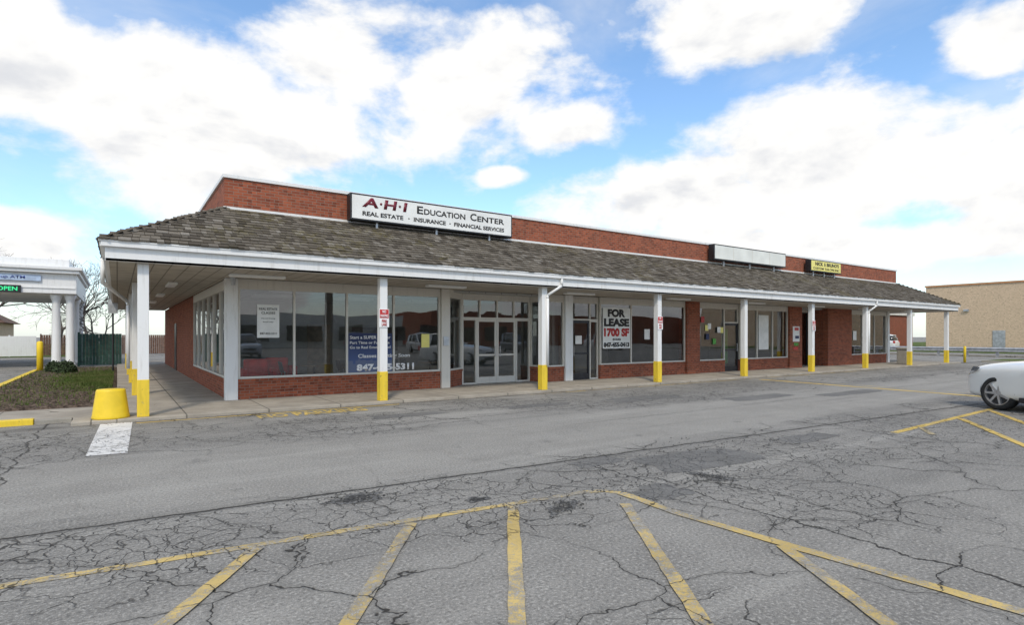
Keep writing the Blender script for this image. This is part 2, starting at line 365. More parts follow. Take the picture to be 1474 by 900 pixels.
gen=b.m('MULTIPLY',b.m('SUBTRACT',n2,.48),5.0)
dens=b.m('ADD',b.m('MULTIPLY',dens,front),b.m('MULTIPLY',gen,b.m('SUBTRACT',1,front)))
tot=b.m('ADD',dens,b.m('MULTIPLY',b.m('SUBTRACT',n1,.48),3.2))
tot=b.m('ADD',tot,b.m('MULTIPLY',b.m('SUBTRACT',n2,.5),.6))
cl=b.rng(tot,-.12,.42)
wisp=b.m('MULTIPLY',b.rng(b.noise(pp,2.2,6,.6,.4),.44,.72),.35)
cl=b.m('MAXIMUM',cl,wisp)
haze=b.rng(el,0.0,.18,.55,0)
cl=b.m('MAXIMUM',cl,haze)
n1u=b.noise(b.vm('ADD',pp,(0,0,.05)),4.2,5,.56,.15)
sh=b.rng(b.m('ADD',b.m('MULTIPLY',b.m('SUBTRACT',n1u,n1),5),b.m('MULTIPLY',tot,.35)),.15,1.15)
ccol=b.mix(sh,(10.4,10.3,10.1),(7.7,7.85,8.2))
skc=b.mix(1.0,sky.outputs[0],(2.0,2.3,2.45),'MULTIPLY')
out=b.mix(cl,skc,ccol)
bg=b.node('ShaderNodeBackground'); b.put(bg.inputs[0],out); bg.inputs[1].default_value=.10
o=b.node('ShaderNodeOutputWorld'); b.l.new(bg.outputs[0],o.inputs[0])
sl=bpy.data.lights.new('sun','SUN'); so=bpy.data.objects.new('sun',sl); COL.objects.link(so)
sl.energy=2.2; sl.angle=math.radians(7); sl.color=(1,.91,.78); so.rotation_euler=sun_dir.to_track_quat('Z','Y').to_euler()
S.view_settings.view_transform='Standard'; S.view_settings.look='None'; S.view_settings.exposure=0
# ------------------------------------------------------------------ ground
def sheet(name,pts,z,m,kind=True):
    b=MB(); b.face([(x,y,z) for x,y in pts],m); o=b.done(name)
    if kind:o['kind']='structure'
    return o
def slab(name,x0,x1,y0,y1,z,m):
    o=box(name,x0,x1,y0,y1,-.05,z,m,None,.015); o['kind']='structure'; return o
sheet('ground',[(-600,-600),(600,-600),(600,600),(-600,600)],0,m_asph)
SW=.07
slab('sidewalk',.0,41.4,13.2,15.52,SW,m_conc)
slab('sidewalk',.0,2.25,15.525,42,SW,m_conc)
slab('sidewalk',2.26,41.4,15.525,38.0,SW,m_conc)
slab('pavement',-9,-.005,14.0,15.9,SW-.004,m_conc)
slab('pavement',-.7,-.005,13.2,13.995,SW-.004,m_conc)
slab('kerb',-9,-1.28,13.8,13.995,.11,m_yel2)
slab('kerb',-1.275,-.71,13.83,13.995,.08,m_kerb)
slab('kerb',-3.15,-2.95,16,34,.10,m_yel2)
def bed(name,x0,x1,y0,y1,z,m,nx,ny,amp):
    b=MB(); g=[[(x0+(x1-x0)*i/nx,y0+(y1-y0)*j/ny,z+(random.random()*amp if 0<i<nx and 0<j<ny else 0)) for j in range(ny+1)] for i in range(nx+1)]
    for i in range(nx):
        for j in range(ny): b.face([g[i][j],g[i+1][j],g[i+1][j+1],g[i][j+1]],m)
    o=b.done(name); o['kind']='structure'; return o
bed('planting_bed',-2.94,-.01,15.92,35,.06,m_mulch,24,140,.08)
bed('lawn',-80,-1,56,140,.02,m_grass,20,20,.1)
bed('lawn',66,200,-20,60,.02,m_grass,20,20,.08)
b=MB()
for i in range(11000):
    if i<9000: x=-.12-abs(random.gauss(0,.7));y=random.gauss(25,2.3)
    else: x=random.uniform(-2.9,-.1);y=random.uniform(16.2,34)
    if x<-2.9 or y<16 or y>34.8: continue
    z=.10;hh=random.uniform(.05,.12);a=random.random()*6.28;dx=math.cos(a)*.013;dy=math.sin(a)*.013
    b.face([(x-dx,y-dy,z),(x+dx,y+dy,z),(x+random.uniform(-.03,.03),y+random.uniform(-.03,.03),z+hh)],m_grass)
o=b.done('grass_tufts'); o['kind']='stuff'; tag(o,'short green grass growing in the mulch bed','grass')
b=MB(); m_leafd=simple('dead_leaves',(.20,.12,.06),.9,.4,8)
for i in range(900):
    if random.random()<.75: x=random.uniform(-.6,30);y=13.17-abs(random.gauss(0,.08)); z=.006
    else: x=random.uniform(.2,25); y=15.45-abs(random.gauss(0,.12)); z=SW+.004
    r=random.uniform(.006,.022); a=random.random()*6.28
    b.face([(x+r*math.cos(a+k*1.57)*(1 if k%2 else .6),y+r*math.sin(a+k*1.57)*(1 if k%2 else .6),z+random.uniform(0,.012)) for k in range(4)],m_leafd)
o=b.done('kerb_litter'); o['kind']='stuff'; tag(o,'dead leaves and grit gathered along the kerb','leaves')
# ------------------------------------------------------------------ painted markings
def stripe(pts,w,m,z=.004,name='painted_line'):
    for i in range(len(pts)-1):
        a=Vector(pts[i]);c=Vector(pts[i+1]);dd=(c-a).normalized();n=Vector((-dd.y,dd.x))*w/2
        b=MB();k=max(2,int((c-a).length/.12));L=[]
        for j in range(k+1):
            q=a+(c-a)*j/k; L.append((q+n*(1+random.uniform(-.12,.10)),q-n*(1+random.uniform(-.12,.10))))
        for j in range(k): b.face([(*L[j][1],z),(*L[j+1][1],z),(*L[j+1][0],z),(*L[j][0],z)],m)
        o=b.done(name); o['kind']='structure'
stripe([(-3.0,5.25),(-.63,5.04),(4.05,4.60),(4.28,4.52),(4.36,4.36)],.10,m_yline)
stripe([(4.36,4.34),(4.30,3.53),(4.36,2.53),(4.46,1.1),(4.5,-2)],.115,m_yline,.008)
for (x,y),(x2,y2) in [((.90,4.82),(.254,3.878)),((2.13,4.68),(1.118,3.286)),((3.16,4.60),(1.915,2.74)),((4.10,4.03),(2.796,2.137)),((4.30,2.53),(3.66,1.545))]:
    dd=(Vector((x2,y2))-Vector((x,y))).normalized(); e=Vector((x2,y2))+dd*2.6
    stripe([(x,y),tuple(e)],.105,m_yline,.012)
stripe([(10.9,4.42),(16.6,4.62)],.12,m_yfar); stripe([(13.8,4.40),(9.4,1.65)],.12,m_yfar,.008); stripe([(15.9,4.55),(12,2.3)],.12,m_yfar,.008)
stripe([(11.9,4.40),(11.2,3.95)],.1,m_yfaint,.008)
stripe([(19.95,12.6),(19.3,5.4)],.26,m_yfar); stripe([(20.6,12.6),(20.0,5.6)],.12,m_yfaint)
stripe([(.3,12.98),(5.6,12.98)],.09,m_yfar); stripe([(9.5,12.98),(30,12.98)],.10,m_yline)
o=text('painted_lettering','NO PARKING',m_yfar,(2.35,12.30,.006),2.25,.52,None,flat=True,offset=.03); o['kind']='structure'
b=MB(); b.face([(-.36,9.8,.006),(.12,9.75,.006),(.24,13.15,.006),(-.26,13.15,.006)],m_wline); o=b.done('painted_line'); o['kind']='structure'
def irregular(cx,cy,w,h,rot,m,z,name,sq=1.28,jit=.05,n=40):
    b=MB();pts=[]
    ph=[random.random()*6.28 for _ in range(5)]
    for i in range(n):
        t=2*math.pi*i/n; c,s=math.cos(t),math.sin(t); k=min(1/max(abs(c),abs(s)),sq)
        k*=1+jit*(math.sin(3*t+ph[0])+math.sin(5*t+ph[1])+.6*math.sin(9*t+ph[2]))+random.uniform(-jit,jit)*.6
        x=c*k*w/2; y=s*k*h/2
        pts.append((cx+x*math.cos(rot)-y*math.sin(rot),cy+x*math.sin(rot)+y*math.cos(rot),z))
    b.face(pts,m); o=b.done(name); o['kind']='structure'
irregular(6.45,4.95,1.8,.9,-.1,m_patch,.003,'asphalt_patch',1.3,.03); irregular(9.2,5.0,1.3,.45,0,m_patch,.003,'asphalt_patch')
irregular(4.75,4.15,.65,.5,.2,m_patch,.003,'asphalt_patch',1.1,.1); irregular(5.2,5.6,.8,.35,.1,m_patch,.003,'asphalt_patch')
irregular(11.5,10.6,2.4,.8,.05,m_patch,.003,'asphalt_patch'); irregular(14.2,9.0,2.6,.7,0,m_patch,.003,'asphalt_patch'); irregular(8.2,10.9,1.8,.5,0,m_patch,.003,'asphalt_patch')
irregular(5.0,11.1,1.6,.45,0,m_patch,.003,'asphalt_patch'); irregular(17.5,8.2,3.0,.6,0,m_patch,.003,'asphalt_patch')
for cx,cy,w,h,r in ((2.0,5.72,.34,.20,.1),(3.55,4.32,.32,.13,.5),(5.75,4.25,.14,.34,.2),(3.0,5.0,.16,.10,0)):
    irregular(cx,cy,w*1.7,h*1.7,r,m_rubble,.0035,'broken_asphalt',1.0,.14,60); irregular(cx,cy,w,h,r,m_hole,.006,'pothole',1.0,.16,60)
b=MB(); rng=random.Random(5)
for cx,cy,s in ((2.0,5.72,.35),(3.55,4.32,.3),(5.75,4.25,.3),(4.6,4.5,.6),(7,5.4,.9)):
    for i in range(90):
        x=cx+rng.gauss(0,s*.5);y=cy+rng.gauss(0,s*.35);r=rng.uniform(.004,.013)
        b.lathe([(r,0),(r*.8,r*.7),(r*.2,r*.9)],m_rubble,5,(x,y,.006))
o=b.done('loose_gravel'); o['kind']='stuff'; tag(o,'loose bits of broken asphalt around the potholes','gravel')

# ------------------------------------------------------------------ PLAZA BUILDING
PZ=thing('shopping_plaza','long single-storey red brick shopping plaza with wood shake mansard roof','building',(20,26,0))
Y0=15.55; WX=2.23; HEAD=2.86; SOF=3.06
def seg(p0,p1):
    p0=Vector(p0);p1=Vector(p1);d=(p1-p0);L=d.length;d.normalize();n=Vector((-d.y,d.x))
    return L,(lambda s,t,z:(p0.x+d.x*s+n.x*t,p0.y+d.y*s+n.y*t,z))
def bulk(p0,p1,z1=.58):
    L,xf=seg(p0,p1); b=MB(); b.box(0,L,0,.2,SW,z1-.065,m_brick,xf); b.done('brick_bulkhead',PZ)
    b=MB(); b.box(0,L,-.025,.22,z1-.063,z1,m_brick,xf); b.done('brick_sill',PZ)
def window(p0,p1,z0,z1,cuts=1,mat=None,cross=None,fw=.05):
    mat=mat or m_frame; L,xf=seg(p0,p1); b=MB()
    b.box(0,L,.0,.10,z0,z0+fw,mat,xf); b.box(0,L,.0,.10,z1-fw,z1,mat,xf)
    xs=[L*i/cuts for i in range(cuts+1)] if isinstance(cuts,int) else cuts
    for i,x in enumerate(xs):
        a,c=(x-fw/2,x+fw/2)
        if i==0:a,c=0,fw
        if i==len(xs)-1:a,c=L-fw,L
        b.box(a,c,.002,.098,z0+fw,z1-fw,mat,xf)
    w=b.done('window',PZ)
    for i in range(len(xs)-1):
        g=MB(); w0,w1=xs[i]+fw*.45,xs[i+1]-fw*.45; tl=random.uniform(-.003,.003)
        g.face([xf(w0,.05+tl,z0+fw*.5),xf(w1,.05-tl,z0+fw*.5),xf(w1,.05-tl*.5,z1-fw*.5),xf(w0,.05+tl*.7,z1-fw*.5)],m_glass)
        p=g.done('pane'); p.parent=w; 
    return w
def door(p0,p1,z1,mat,handle_at=.9):
    L,xf=seg(p0,p1); b=MB(); e=.075
    b.box(0,e,.01,.06,SW+.01,z1,mat,xf);b.box(L-e,L,.01,.06,SW+.01,z1,mat,xf);b.box(e,L-e,.01,.06,SW+.01,SW+.22,mat,xf);b.box(e,L-e,.01,.06,z1-.09,z1,mat,xf)
    b.box(e,L-e,.012,.058,.98,1.04,mat,xf)
    w=b.done('door',PZ)
    g=MB(); g.face([xf(e,.035,SW+.2),xf(L-e,.035,SW+.2),xf(L-e,.035,z1-.09),xf(e,.035,z1-.09)],m_glass); p=g.done('pane'); p.parent=w
    h=MB(); s=L*handle_at; h.tube(xf(s,-.05,.95),xf(s,-.05,1.3),.013,.013,m_metal,8); h.tube(xf(s,.01,.98),xf(s,-.05,.98),.01,.01,m_metal,6);h.tube(xf(s,.01,1.27),xf(s,-.05,1.27),.01,.01,m_metal,6)
    q=h.done('handle'); q.parent=w
box('brick_wall',WX,WX+.25,23.3,38,SW,SOF,m_brick,PZ)
box('side_door',WX-.02,WX-.003,30.2,31.2,SW,2.2,m_alu,PZ)
bulk((WX,23.29),(WX,15.75)); window((WX,23.29),(WX,15.75),.58,HEAD,6)
box('header_panel',WX,WX+.15,15.76,23.29,HEAD,SOF,m_frame,PZ)
box('pillar',2.17,2.45,15.49,15.74,SW,SOF,m_white,PZ,.008)
bulk((2.46,Y0),(8.03,Y0)); window((2.46,Y0),(8.03,Y0),.58,HEAD,[0,1.34,2.73,4.09,5.57])
box('pillar',8.04,8.33,15.47,15.72,SW,SOF,m_frame,PZ,.008)
bulk((8.34,Y0),(9.15,16.2)); window((8.34,Y0),(9.15,16.2),.58,HEAD,1)
DY=16.2
window((9.152,DY),(9.70,DY),SW,2.2,1); window((11.26,DY),(11.85,DY),SW,2.2,1); window((9.152,DY),(11.85,DY),2.203,HEAD,4)
door((9.71,DY),(10.475,DY),2.2,m_frame,.88); door((10.485,DY),(11.25,DY),2.2,m_frame,.12)
bulk((11.855,DY),(12.0,Y0)); window((11.855,DY),(12.0,Y0),.58,HEAD,1)
bulk((12.01,Y0),(12.84,Y0)); window((12.01,Y0),(12.84,Y0),.58,HEAD,1)
box('pillar',12.85,13.19,15.47,15.75,SW,SOF,m_white,PZ,.008)
window((13.2,Y0+.1),(14.54,Y0+.1),2.2,HEAD,[0,.95,1.34]); door((13.23,Y0+.1),(14.12,Y0+.1),2.19,m_alu,.12); window((14.13,Y0+.1),(14.54,Y0+.1),SW,2.197,1)
bulk((14.56,Y0),(19.29,Y0)); window((14.56,Y0),(19.29,Y0),.58,HEAD,[0,1.6,3.2,4.73])
box('brick_pier',19.3,20.1,15.45,15.9,SW,SOF,m_brick,PZ)
bulk((20.11,Y0),(21.93,Y0)); window((20.11,Y0),(21.93,Y0),.58,HEAD,1)
window((21.95,Y0+.1),(23.05,Y0+.1),2.2,HEAD,1); door((21.97,Y0+.1),(23.03,Y0+.1),2.19,m_alu,.88)
bulk((23.07,Y0),(26.9,Y0)); window((23.07,Y0),(26.9,Y0),.58,HEAD,[0,1.3,2.55,3.83])
box('brick_pier',26.91,28.0,15.45,15.9,SW,SOF,m_brick,PZ)
window((28.01,16.5),(28.9,16.5),SW,HEAD,1,m_alu); door((28.92,16.5),(29.8,16.5),2.19,m_alu,.12); window((28.9,16.5),(29.82,16.5),2.2,HEAD,1,m_alu); window((29.84,16.5),(30.48,16.5),SW,HEAD,1,m_alu)
box('brick_wall',30.5,33.0,15.45,15.75,SW,SOF,m_brick,PZ)
box('brick_wall',30.5,30.7,15.76,16.7,SW,SOF,m_brick,PZ); box('brick_wall',27.8,27.99,15.91,16.7,SW,SOF,m_brick,PZ)
bulk((33.01,Y0),(37.35,Y0)); window((33.01,Y0),(37.35,Y0),.58,HEAD,3)
box('pillar',37.36,37.6,15.47,15.75,SW,SOF,m_white,PZ,.008)
box('brick_wall',37.36,37.6,15.76,38,SW,SOF,m_brick,PZ); box('brick_wall',WX+.26,37.35,37.8,38,SW,SOF,m_brick,PZ)
for a,c,yy in ((2.46,8.03,Y0),(12.01,12.84,Y0),(13.2,14.54,Y0+.1),(14.56,19.29,Y0),(20.11,21.93,Y0),(21.95,23.05,Y0+.1),(23.07,26.9,Y0),(28.01,30.48,16.5),(33.01,37.35,Y0)):
    box('header_panel',a,c,yy,yy+.12,HEAD+.003,SOF,m_frame,PZ)
for p0,p1 in (((8.34,Y0),(9.15,16.2)),((9.16,DY),(11.84,DY)),((11.855,DY),(12.0,Y0))):
    L,xf=seg(p0,p1); b=MB(); b.box(0,L,0,.12,HEAD+.003,SOF,m_frame,xf); b.done('header_panel',PZ)
# interior shell
box('ceiling',WX+.3,37.3,16.75,24,2.98,3.05,m_ceil,PZ)
box('ceiling',2.5,37.3,15.75,16.74,3.0,3.05,m_ceil,PZ)
box('floor',2.5,37.3,16.8,24,SW+.002,SW+.012,m_floor,PZ)
for x in (12.6,19.6,27.4,31.5): box('partition_wall',x,x+.12,15.9 if x<31 else 16.9,23.35,SW+.015,2.97,m_wallin,PZ)
box('partition_wall',2.5,12.59,23.4,23.5,SW+.015,2.97,m_wallin,PZ); box('partition_wall',12.73,37.3,20.4,20.5,SW+.015,2.97,m_wallin,PZ)
box('interior_door',6.2,7.1,23.36,23.395,SW+.015,2.1,m_wood,PZ); box('notice_board',8,10,23.36,23.395,1.0,2.0,m_shingle,PZ); box('interior_door',16.5,17.4,20.36,20.395,SW+.015,2.1,m_wood,PZ)
for i in range(3):
    for j in range(2):
        x=3.6+i*2.7;y=17.0+j*2.7; box('ceiling_light',x,x+1.22,y,y+.6,2.90,2.978,m_lamp,PZ)
for x in (15.5,17.5,21.5,24.5,34.5): box('ceiling_light',x,x+1.22,17,17.6,2.90,2.978,m_lamp,PZ)
# soffit
SO=MB(); SO.box(-.18,40.83,13.16,15.46,SOF+.002,SOF+.05,m_soff); SO.box(-.18,2.2,15.462,38,SOF+.002,SOF+.05,m_soff); SO.box(37.6,40.83,15.462,38,SOF+.002,SOF+.05,m_soff); SO.box(8.3,12.1,15.462,16.2,SOF+.002,SOF+.05,m_soff); SO.box(27.9,30.6,15.462,16.5,SOF+.002,SOF+.05,m_soff)
SO.done('soffit',PZ)
for i in range(8): box('soffit_light',2.1+4.93*i,3.3+4.93*i,14.3,14.52,SOF-.06,SOF,m_lamp,PZ,.01)
for i in range(4): box('soffit_light',1.1,1.32,17.5+4.9*i,18.7+4.9*i,SOF-.06,SOF,m_lamp,PZ,.01)
# fascia + gutter
ex0,ex1,ey=-.25,40.9,13.1
fb=MB(); fb.box(ex0+.06,ex1-.06,ey+.06,ey+.12,SOF-.0,3.33,m_white); fb.box(ex0+.06,ex0+.12,ey+.122,38,SOF,3.33,m_white); fb.box(ex1-.12,ex1-.06,ey+.122,38,SOF,3.33,m_white)
fb.done('fascia',PZ,.004)
g=MB(); g.box(ex0,ex1,ey-.02,ey+.057,3.325,3.44,m_white); g.box(ex0-.02,ex0+.057,ey+.058,38,3.325,3.44,m_white); g.box(ex1-.057,ex1+.02,ey+.058,38,3.325,3.44,m_white)
g.box(ex0-.015,ex1+.015,ey-.035,ey-.021,3.415,3.452,m_white); g.box(ex0-.035,ex0-.021,ey-.02,38,3.415,3.452,m_white)
for x in [ex0+3.05*i for i in range(1,14)]: g.box(x-.03,x+.03,ey-.028,ey-.0205,3.327,3.414,m_white)
g.done('gutter',PZ,.006)
# roof decks and shakes
run=2.4; zt=4.70; ze=3.42
rb=MB()
rb.face([(ex0,ey,ze),(ex1,ey,ze),(ex1-run,ey+run,zt),(ex0+run,ey+run,zt)],m_shake)
rb.face([(ex0,38.2,ze),(ex0,ey,ze),(ex0+run,ey+run,zt),(ex0+run,38.2,zt)],m_shake)
rb.face([(ex1,ey,ze),(ex1,38.2,ze),(ex1-run,38.2,zt),(ex1-run,ey+run,zt)],m_shake)
roof=rb.done('roof',PZ)
def shakes(name,org,a,inw,L,hip0,hip1,wmin,wmax,n=15):
    org=Vector(org);a=Vector(a);inw=Vector(inw); u=(inw*run+Vector((0,0,zt-ze))); SL=u.length; u.normalize(); nn=a.cross(u).normalized()
    if nn.z<0: nn=-nn
    b=MB(); tones=[]
    for k in range(n):
        h=run*k/n; s0=h if hip0 else 0; s1=L-(h if hip1 else 0); s=s0-.03
        while s<s1:
            w=random.uniform(wmin,wmax); e=min(s+w,s1+.02)
            st=SL*k/n-.03+random.uniform(-.012,.012); en=SL*(k+1)/n+.05; th=random.uniform(.030,.046)
            g=.004
            def P(ss,uu,hh): return org+a*ss+u*uu+nn*hh
            lift=random.uniform(0,.008)
            if random.random()<.012: lift+=.025; st+=random.uniform(-.05,.03)
            b.hexa([P(s+g,st,.002+lift),P(e-g,st,.002+lift),P(e-g,en,.0),P(s+g,en,.0),P(s+g,st,th+lift),P(e-g,st,th+lift),P(e-g,en,.012),P(s+g,en,.012)],m_shake)
            tones.append((random.random(),random.random(),0,1)); s=e
    o=b.done(name); o.parent=roof
    at=o.data.color_attributes.new('tone','FLOAT_COLOR','CORNER')
    buf=[]
    for t in tones: buf+=list(t)*24
    at.data.foreach_set('color',buf); return o
shakes('shake_courses',(ex0,ey-.02,ze+.03),(1,0,0),(0,1,0),ex1-ex0,1,1,.10,.22)
shakes('shake_courses',(ex0-.02,ey,ze+.03),(0,1,0),(1,0,0),38.2-ey,1,0,.10,.24)
shakes('shake_courses',(ex1+.02,ey,ze+.03),(0,1,0),(-1,0,0),38.2-ey,1,0,.2,.4)
def hip(p0,p1,name='hip_shingles'):
    p0=Vector(p0);p1=Vector(p1);b=MB();n=18
    d=(p1-p0)/n; side=Vector((-d.y,d.x,0)).normalized()
    for i in range(n):
        a=p0+d*i; c=a+d*1.25; up=Vector((0,0,1)); h=.08+random.uniform(-.01,.015)
        for sg in(1,-1):
            b.face([a+up*h,c+up*(h-.03),c+side*.13*sg,a+side*.14*sg] if sg<0 else [a+up*h,a+side*.14,c+side*.13,c+up*(h-.03)],m_shake)
        b.face([a+up*h,a-side*.14,a+side*.14],m_shake)
    o=b.done(name); o.parent=roof
    at=o.data.color_attributes.new('tone','FLOAT_COLOR','CORNER'); buf=[]
    for i in range(n): buf+=[random.random(),random.random(),0,1]*11
    at.data.foreach_set('color',buf)
hip((ex0,ey,ze+.03),(ex0+run,ey+run,zt+.03)); hip((ex1,ey,ze+.03),(ex1-run,ey+run,zt+.03))
# parapet
px0,px1,py=2.15,38.5,15.5; PT=5.50
pb=MB(); pb.box(px0,px1,py,py+.3,4.5,PT,m_brick); pb.box(px0,px0+.3,py+.301,38.3,4.5,PT,m_brick); pb.box(px1-.3,px1,py+.301,38.3,4.5,PT,m_brick); pb.box(px0+.301,px1-.301,38,38.3,3.0,PT,m_brick)
pb.done('parapet',PZ)
box('flat_roof',px0+.3,px1-.3,py+.3,38,4.6,4.8,m_kerb,PZ)
cb=MB(); cb.box(px0-.04,px1+.04,py-.04,py+.34,PT+.001,PT+.09,m_white); cb.box(px0-.04,px0+.34,py+.341,38.34,PT+.001,PT+.09,m_white); cb.box(px1-.34,px1+.04,py+.341,38.34,PT+.001,PT+.09,m_white); cb.done('coping',PZ,.006)
fl=MB(); fl.box(px0-.03,px1+.03,py-.03,py-.002,4.66,4.80,m_white); fl.box(px0-.03,px0-.002,py,38.2,4.66,4.80,m_white); fl.done('flashing',PZ)
# posts
posts=[(0.42+4.93*k,13.42) for k in range(9)]+[(.42,18.3+4.9*k) for k in range(4)]+[(39.85,18.3+4.9*k) for k in range(3)]
for i,(x,y) in enumerate(posts):
    h=.095
    p=box('post',x-h,x+h,y-h,y+h,SW,SOF,m_white,PZ,.008)
    q=MB(); q.box(x-h-.006,x+h+.006,y-h-.006,y+h+.006,SW,SW+.72+random.uniform(-.02,.02),m_yel2); q=q.done('painted_base',None,.008); q.parent=p
def spout(pts,name='downspout'):
    b=MB()
    for i in range(len(pts)-1): b.tube(pts[i],pts[i+1],.042,.042,m_white,8)
    return b.done(name,PZ,0,True)
spout([(10.75,13.12,3.32),(10.75,13.12,3.12),(10.36,13.32,2.82),(10.36,13.29,2.74),(10.36,13.29,.78)])
spout([(30.5,13.12,3.32),(30.5,13.12,3.12),(30.1,13.32,2.82),(30.1,13.29,2.74),(30.1,13.29,.78)])
spout([(-.26,15.2,3.32),(-.26,15.2,2.8),(.22,18.2,2.55),(.24,18.2,2.45),(.24,18.2,.78)])
box('electrical_box',8.09,8.27,15.44,15.468,1.35,1.62,m_metal,PZ,.004)
bb=MB(); bb.tube((2.31,15.3,SOF),(2.31,15.3,SOF-.18),.07,.05,m_galv,10); bb.done('wall_lamp',PZ)
# ------------------------------------------------------------------ roof signs
SY=15.1
def sign_box(label,x0,x1,z0,z1,face,edge=.05,cat='sign',rim=None):
    e=thing('shop_sign',label,cat,((x0+x1)/2,SY+.2,z0)); rim=rim or m_black
    b=MB(); b.box(x0,x1,SY,SY+.28,z0,z1,rim); b.done('cabinet',e,.01)
    b=MB(); b.box(x0+edge,x1-edge,SY-.012,SY-.001,z0+edge,z1-edge,face); b.done('sign_face',e)
    for t in(.15,.5,.85):
        b=MB(); x=x0+(x1-x0)*t; b.box(x-.03,x+.03,SY+.281,py-.032,z0+.1,z0+.16,m_galv); b.done('bracket',e)
        b=MB(); b.box(x-.03,x+.03,SY+.1,SY+.16,4.35,z0-.001,m_galv); b.done('bracket',e)
    return e
e=sign_box('wide white shop sign in black frame on the brick parapet',5.12,10.34,4.76,5.48,m_signw,.045)
for s,x,w in (('A',5.44,.46),('·',5.94,.07),('H',6.05,.40),('·',6.49,.07),('I',6.62,.14)):
    if s=='·': text('lettering',s,m_red,(x,SY-.016,5.23),w,.07,e,.02)
    else: text('lettering',s,m_red,(x,SY-.016,5.135),w,.26,e,.035,.12)
for s,x,w,h in (('E',7.05,.19,.22),('DUCATION',7.27,1.36,.165),('C',8.80,.22,.22),('ENTER',9.05,.98,.165)): text('lettering',s,m_txtb,(x,SY-.016,5.135),w,h,e,.022)
for s,x,w in (('REAL ESTATE',5.45,1.18),('·',6.78,.04),('INSURANCE',6.95,1.02),('·',8.09,.04),('FINANCIAL SERVICES',8.25,1.78)):
    text('lettering',s,m_txtb,(x,SY-.016,4.90 if s!='·' else 4.94),w,.12 if s!='·' else .04,e,.03)
e=sign_box('blank weathered white sign box in dark frame on the brick parapet',20.57,25.94,4.84,5.5,m_signold)
for x in (21.9,23.25,24.6):
    b=MB(); b.box(x-.012,x+.012,SY-.018,SY-.0125,4.9,5.44,m_frame); b.done('panel_seam',e)
e=sign_box('small yellow shop sign with dark lettering on the brick parapet',28.15,31.1,4.84,5.42,m_signy)
for s,x,w in (("NICK",28.55,.75),("&",29.4,.14),("BRUNO'S",29.65,1.2)): text('lettering',s,m_txtb,(x,SY-.016,5.14),w,.18,e,.035)
text('lettering',"CUSTOM TAILORS INC",m_txtb,(28.35,SY-.016,4.95),2.55,.11,e,.02)
# ------------------------------------------------------------------ window banners
YS=15.575
e=thing('window_banner','dark blue banner with white lettering hung in the shop window','banner',(6.2,YS,.6))
b=MB(); b.box(5.22,6.50,YS,YS+.006,.60,1.72,m_navy); b.done('cloth',e)
for s,z,h,x,w,bo in (("Start a SUPER Career",1.56,.09,5.27,1.18,.015),("Part Time or Full Time",1.42,.075,5.27,1.15,.015),("Go to Real Estate School",1.29,.075,5.27,1.18,.015),("Classes Starting Soon",1.00,.14,5.5,1.55,.02),("847-455-5311",.66,.20,5.46,1.72,.05)):
    text('lettering',s,m_txtw,(x,YS-.004,z),w,h,e,bo,ext=.003)
e=thing('window_poster','white paper poster for real estate classes taped in shop window','poster',(3.1,YS,1.6))
b=MB(); b.box(2.9,3.43,YS,YS+.005,1.60,2.44,m_paper); b.done('paper',e)
for s,z,h,x,w in (("REAL ESTATE",2.30,.06,2.95,.43),("CLASSES",2.20,.06,3.0,.33),("Day and Evening",2.07,.035,3.0,.33),("Enroll Today",1.98,.035,3.04,.25),("847-455-5311",1.68,.055,2.97,.4)):
    text('lettering',s,m_txtb,(x,YS-.004,z),w,h,e,.01,ext=.002)
e=thing('for_lease_banner','white for lease banner with black and red lettering in shop window','banner',(15.4,YS,1.2))
b=MB(); b.box(14.70,16.12,YS,YS+.01,1.17,2.68,m_paper); b.done('cloth',e)
for s,z,h,x,w,m in (("FOR",2.34,.30,14.95,.90,m_txtb),("LEASE",1.99,.30,14.76,1.30,m_txtb),("1700 SF",1.61,.32,14.76,1.30,m_red2),("(Unit)",1.46,.09,15.2,.42,m_txtb),("847-455-0413",1.22,.18,14.75,1.32,m_txtb)):
    text('lettering',s,m,(x,YS-.004,z),w,h,e,.06,ext=.002)
def poster(x0,x1,z0,z1,m,label,y=YS):
    b=MB(); b.box(x0,x1,y,y+.004,z0,z1,m); tag(b.done('window_poster'),label,'poster')
cp=[m_signy,m_paper,m_greencur,m_red2,m_navy]
random.seed(3)
for i in range(7): 
    x=20.3+random.random()*1.3; z=1.2+random.random()*1.2; poster(x,x+.22,z,z+.25,cp[i%5],'small bright paper cut-out stuck in shop window',YS-.006*i)
poster(24.5,25.3,1.0,2.6,m_paper,'tall white poster with small print in shop window'); poster(7.42,7.68,1.3,1.7,m_signy,'yellow notice sheet taped in shop window')
poster(27.15,27.75,1.35,2.1,m_paper,'white notice on brick pier beside dark doorway',15.44)
for k,(z,m) in enumerate(((.95,m_red2),(1.15,m_greencur),(1.9,m_red2),(1.5,m_navy))): poster(27.2+.05*k,27.6+.03*k,z,z+.14,m,'small coloured notice on brick pier beside dark doorway',15.434)
poster(16.9,17.2,1.5,1.9,m_paper,'small white notice taped in shop window'); poster(13.45,13.75,1.35,1.65,m_paper,'small white notice on the glass door',15.65)
poster(33.4,33.8,1.4,1.9,m_paper,'small white notice taped in shop window'); poster(34.9,35.2,1.5,1.8,m_red2,'small red notice taped in shop window')
b=MB()
for i in range(16):
    a=22.05+i*.028; b.box(a,a+.02,15.8+.02*math.sin(i*1.3),15.83+.02*math.sin(i*1.3),.4,1.95,m_greencur)
tag(b.done('door_curtain'),'green curtain hanging behind a glass door','curtain')
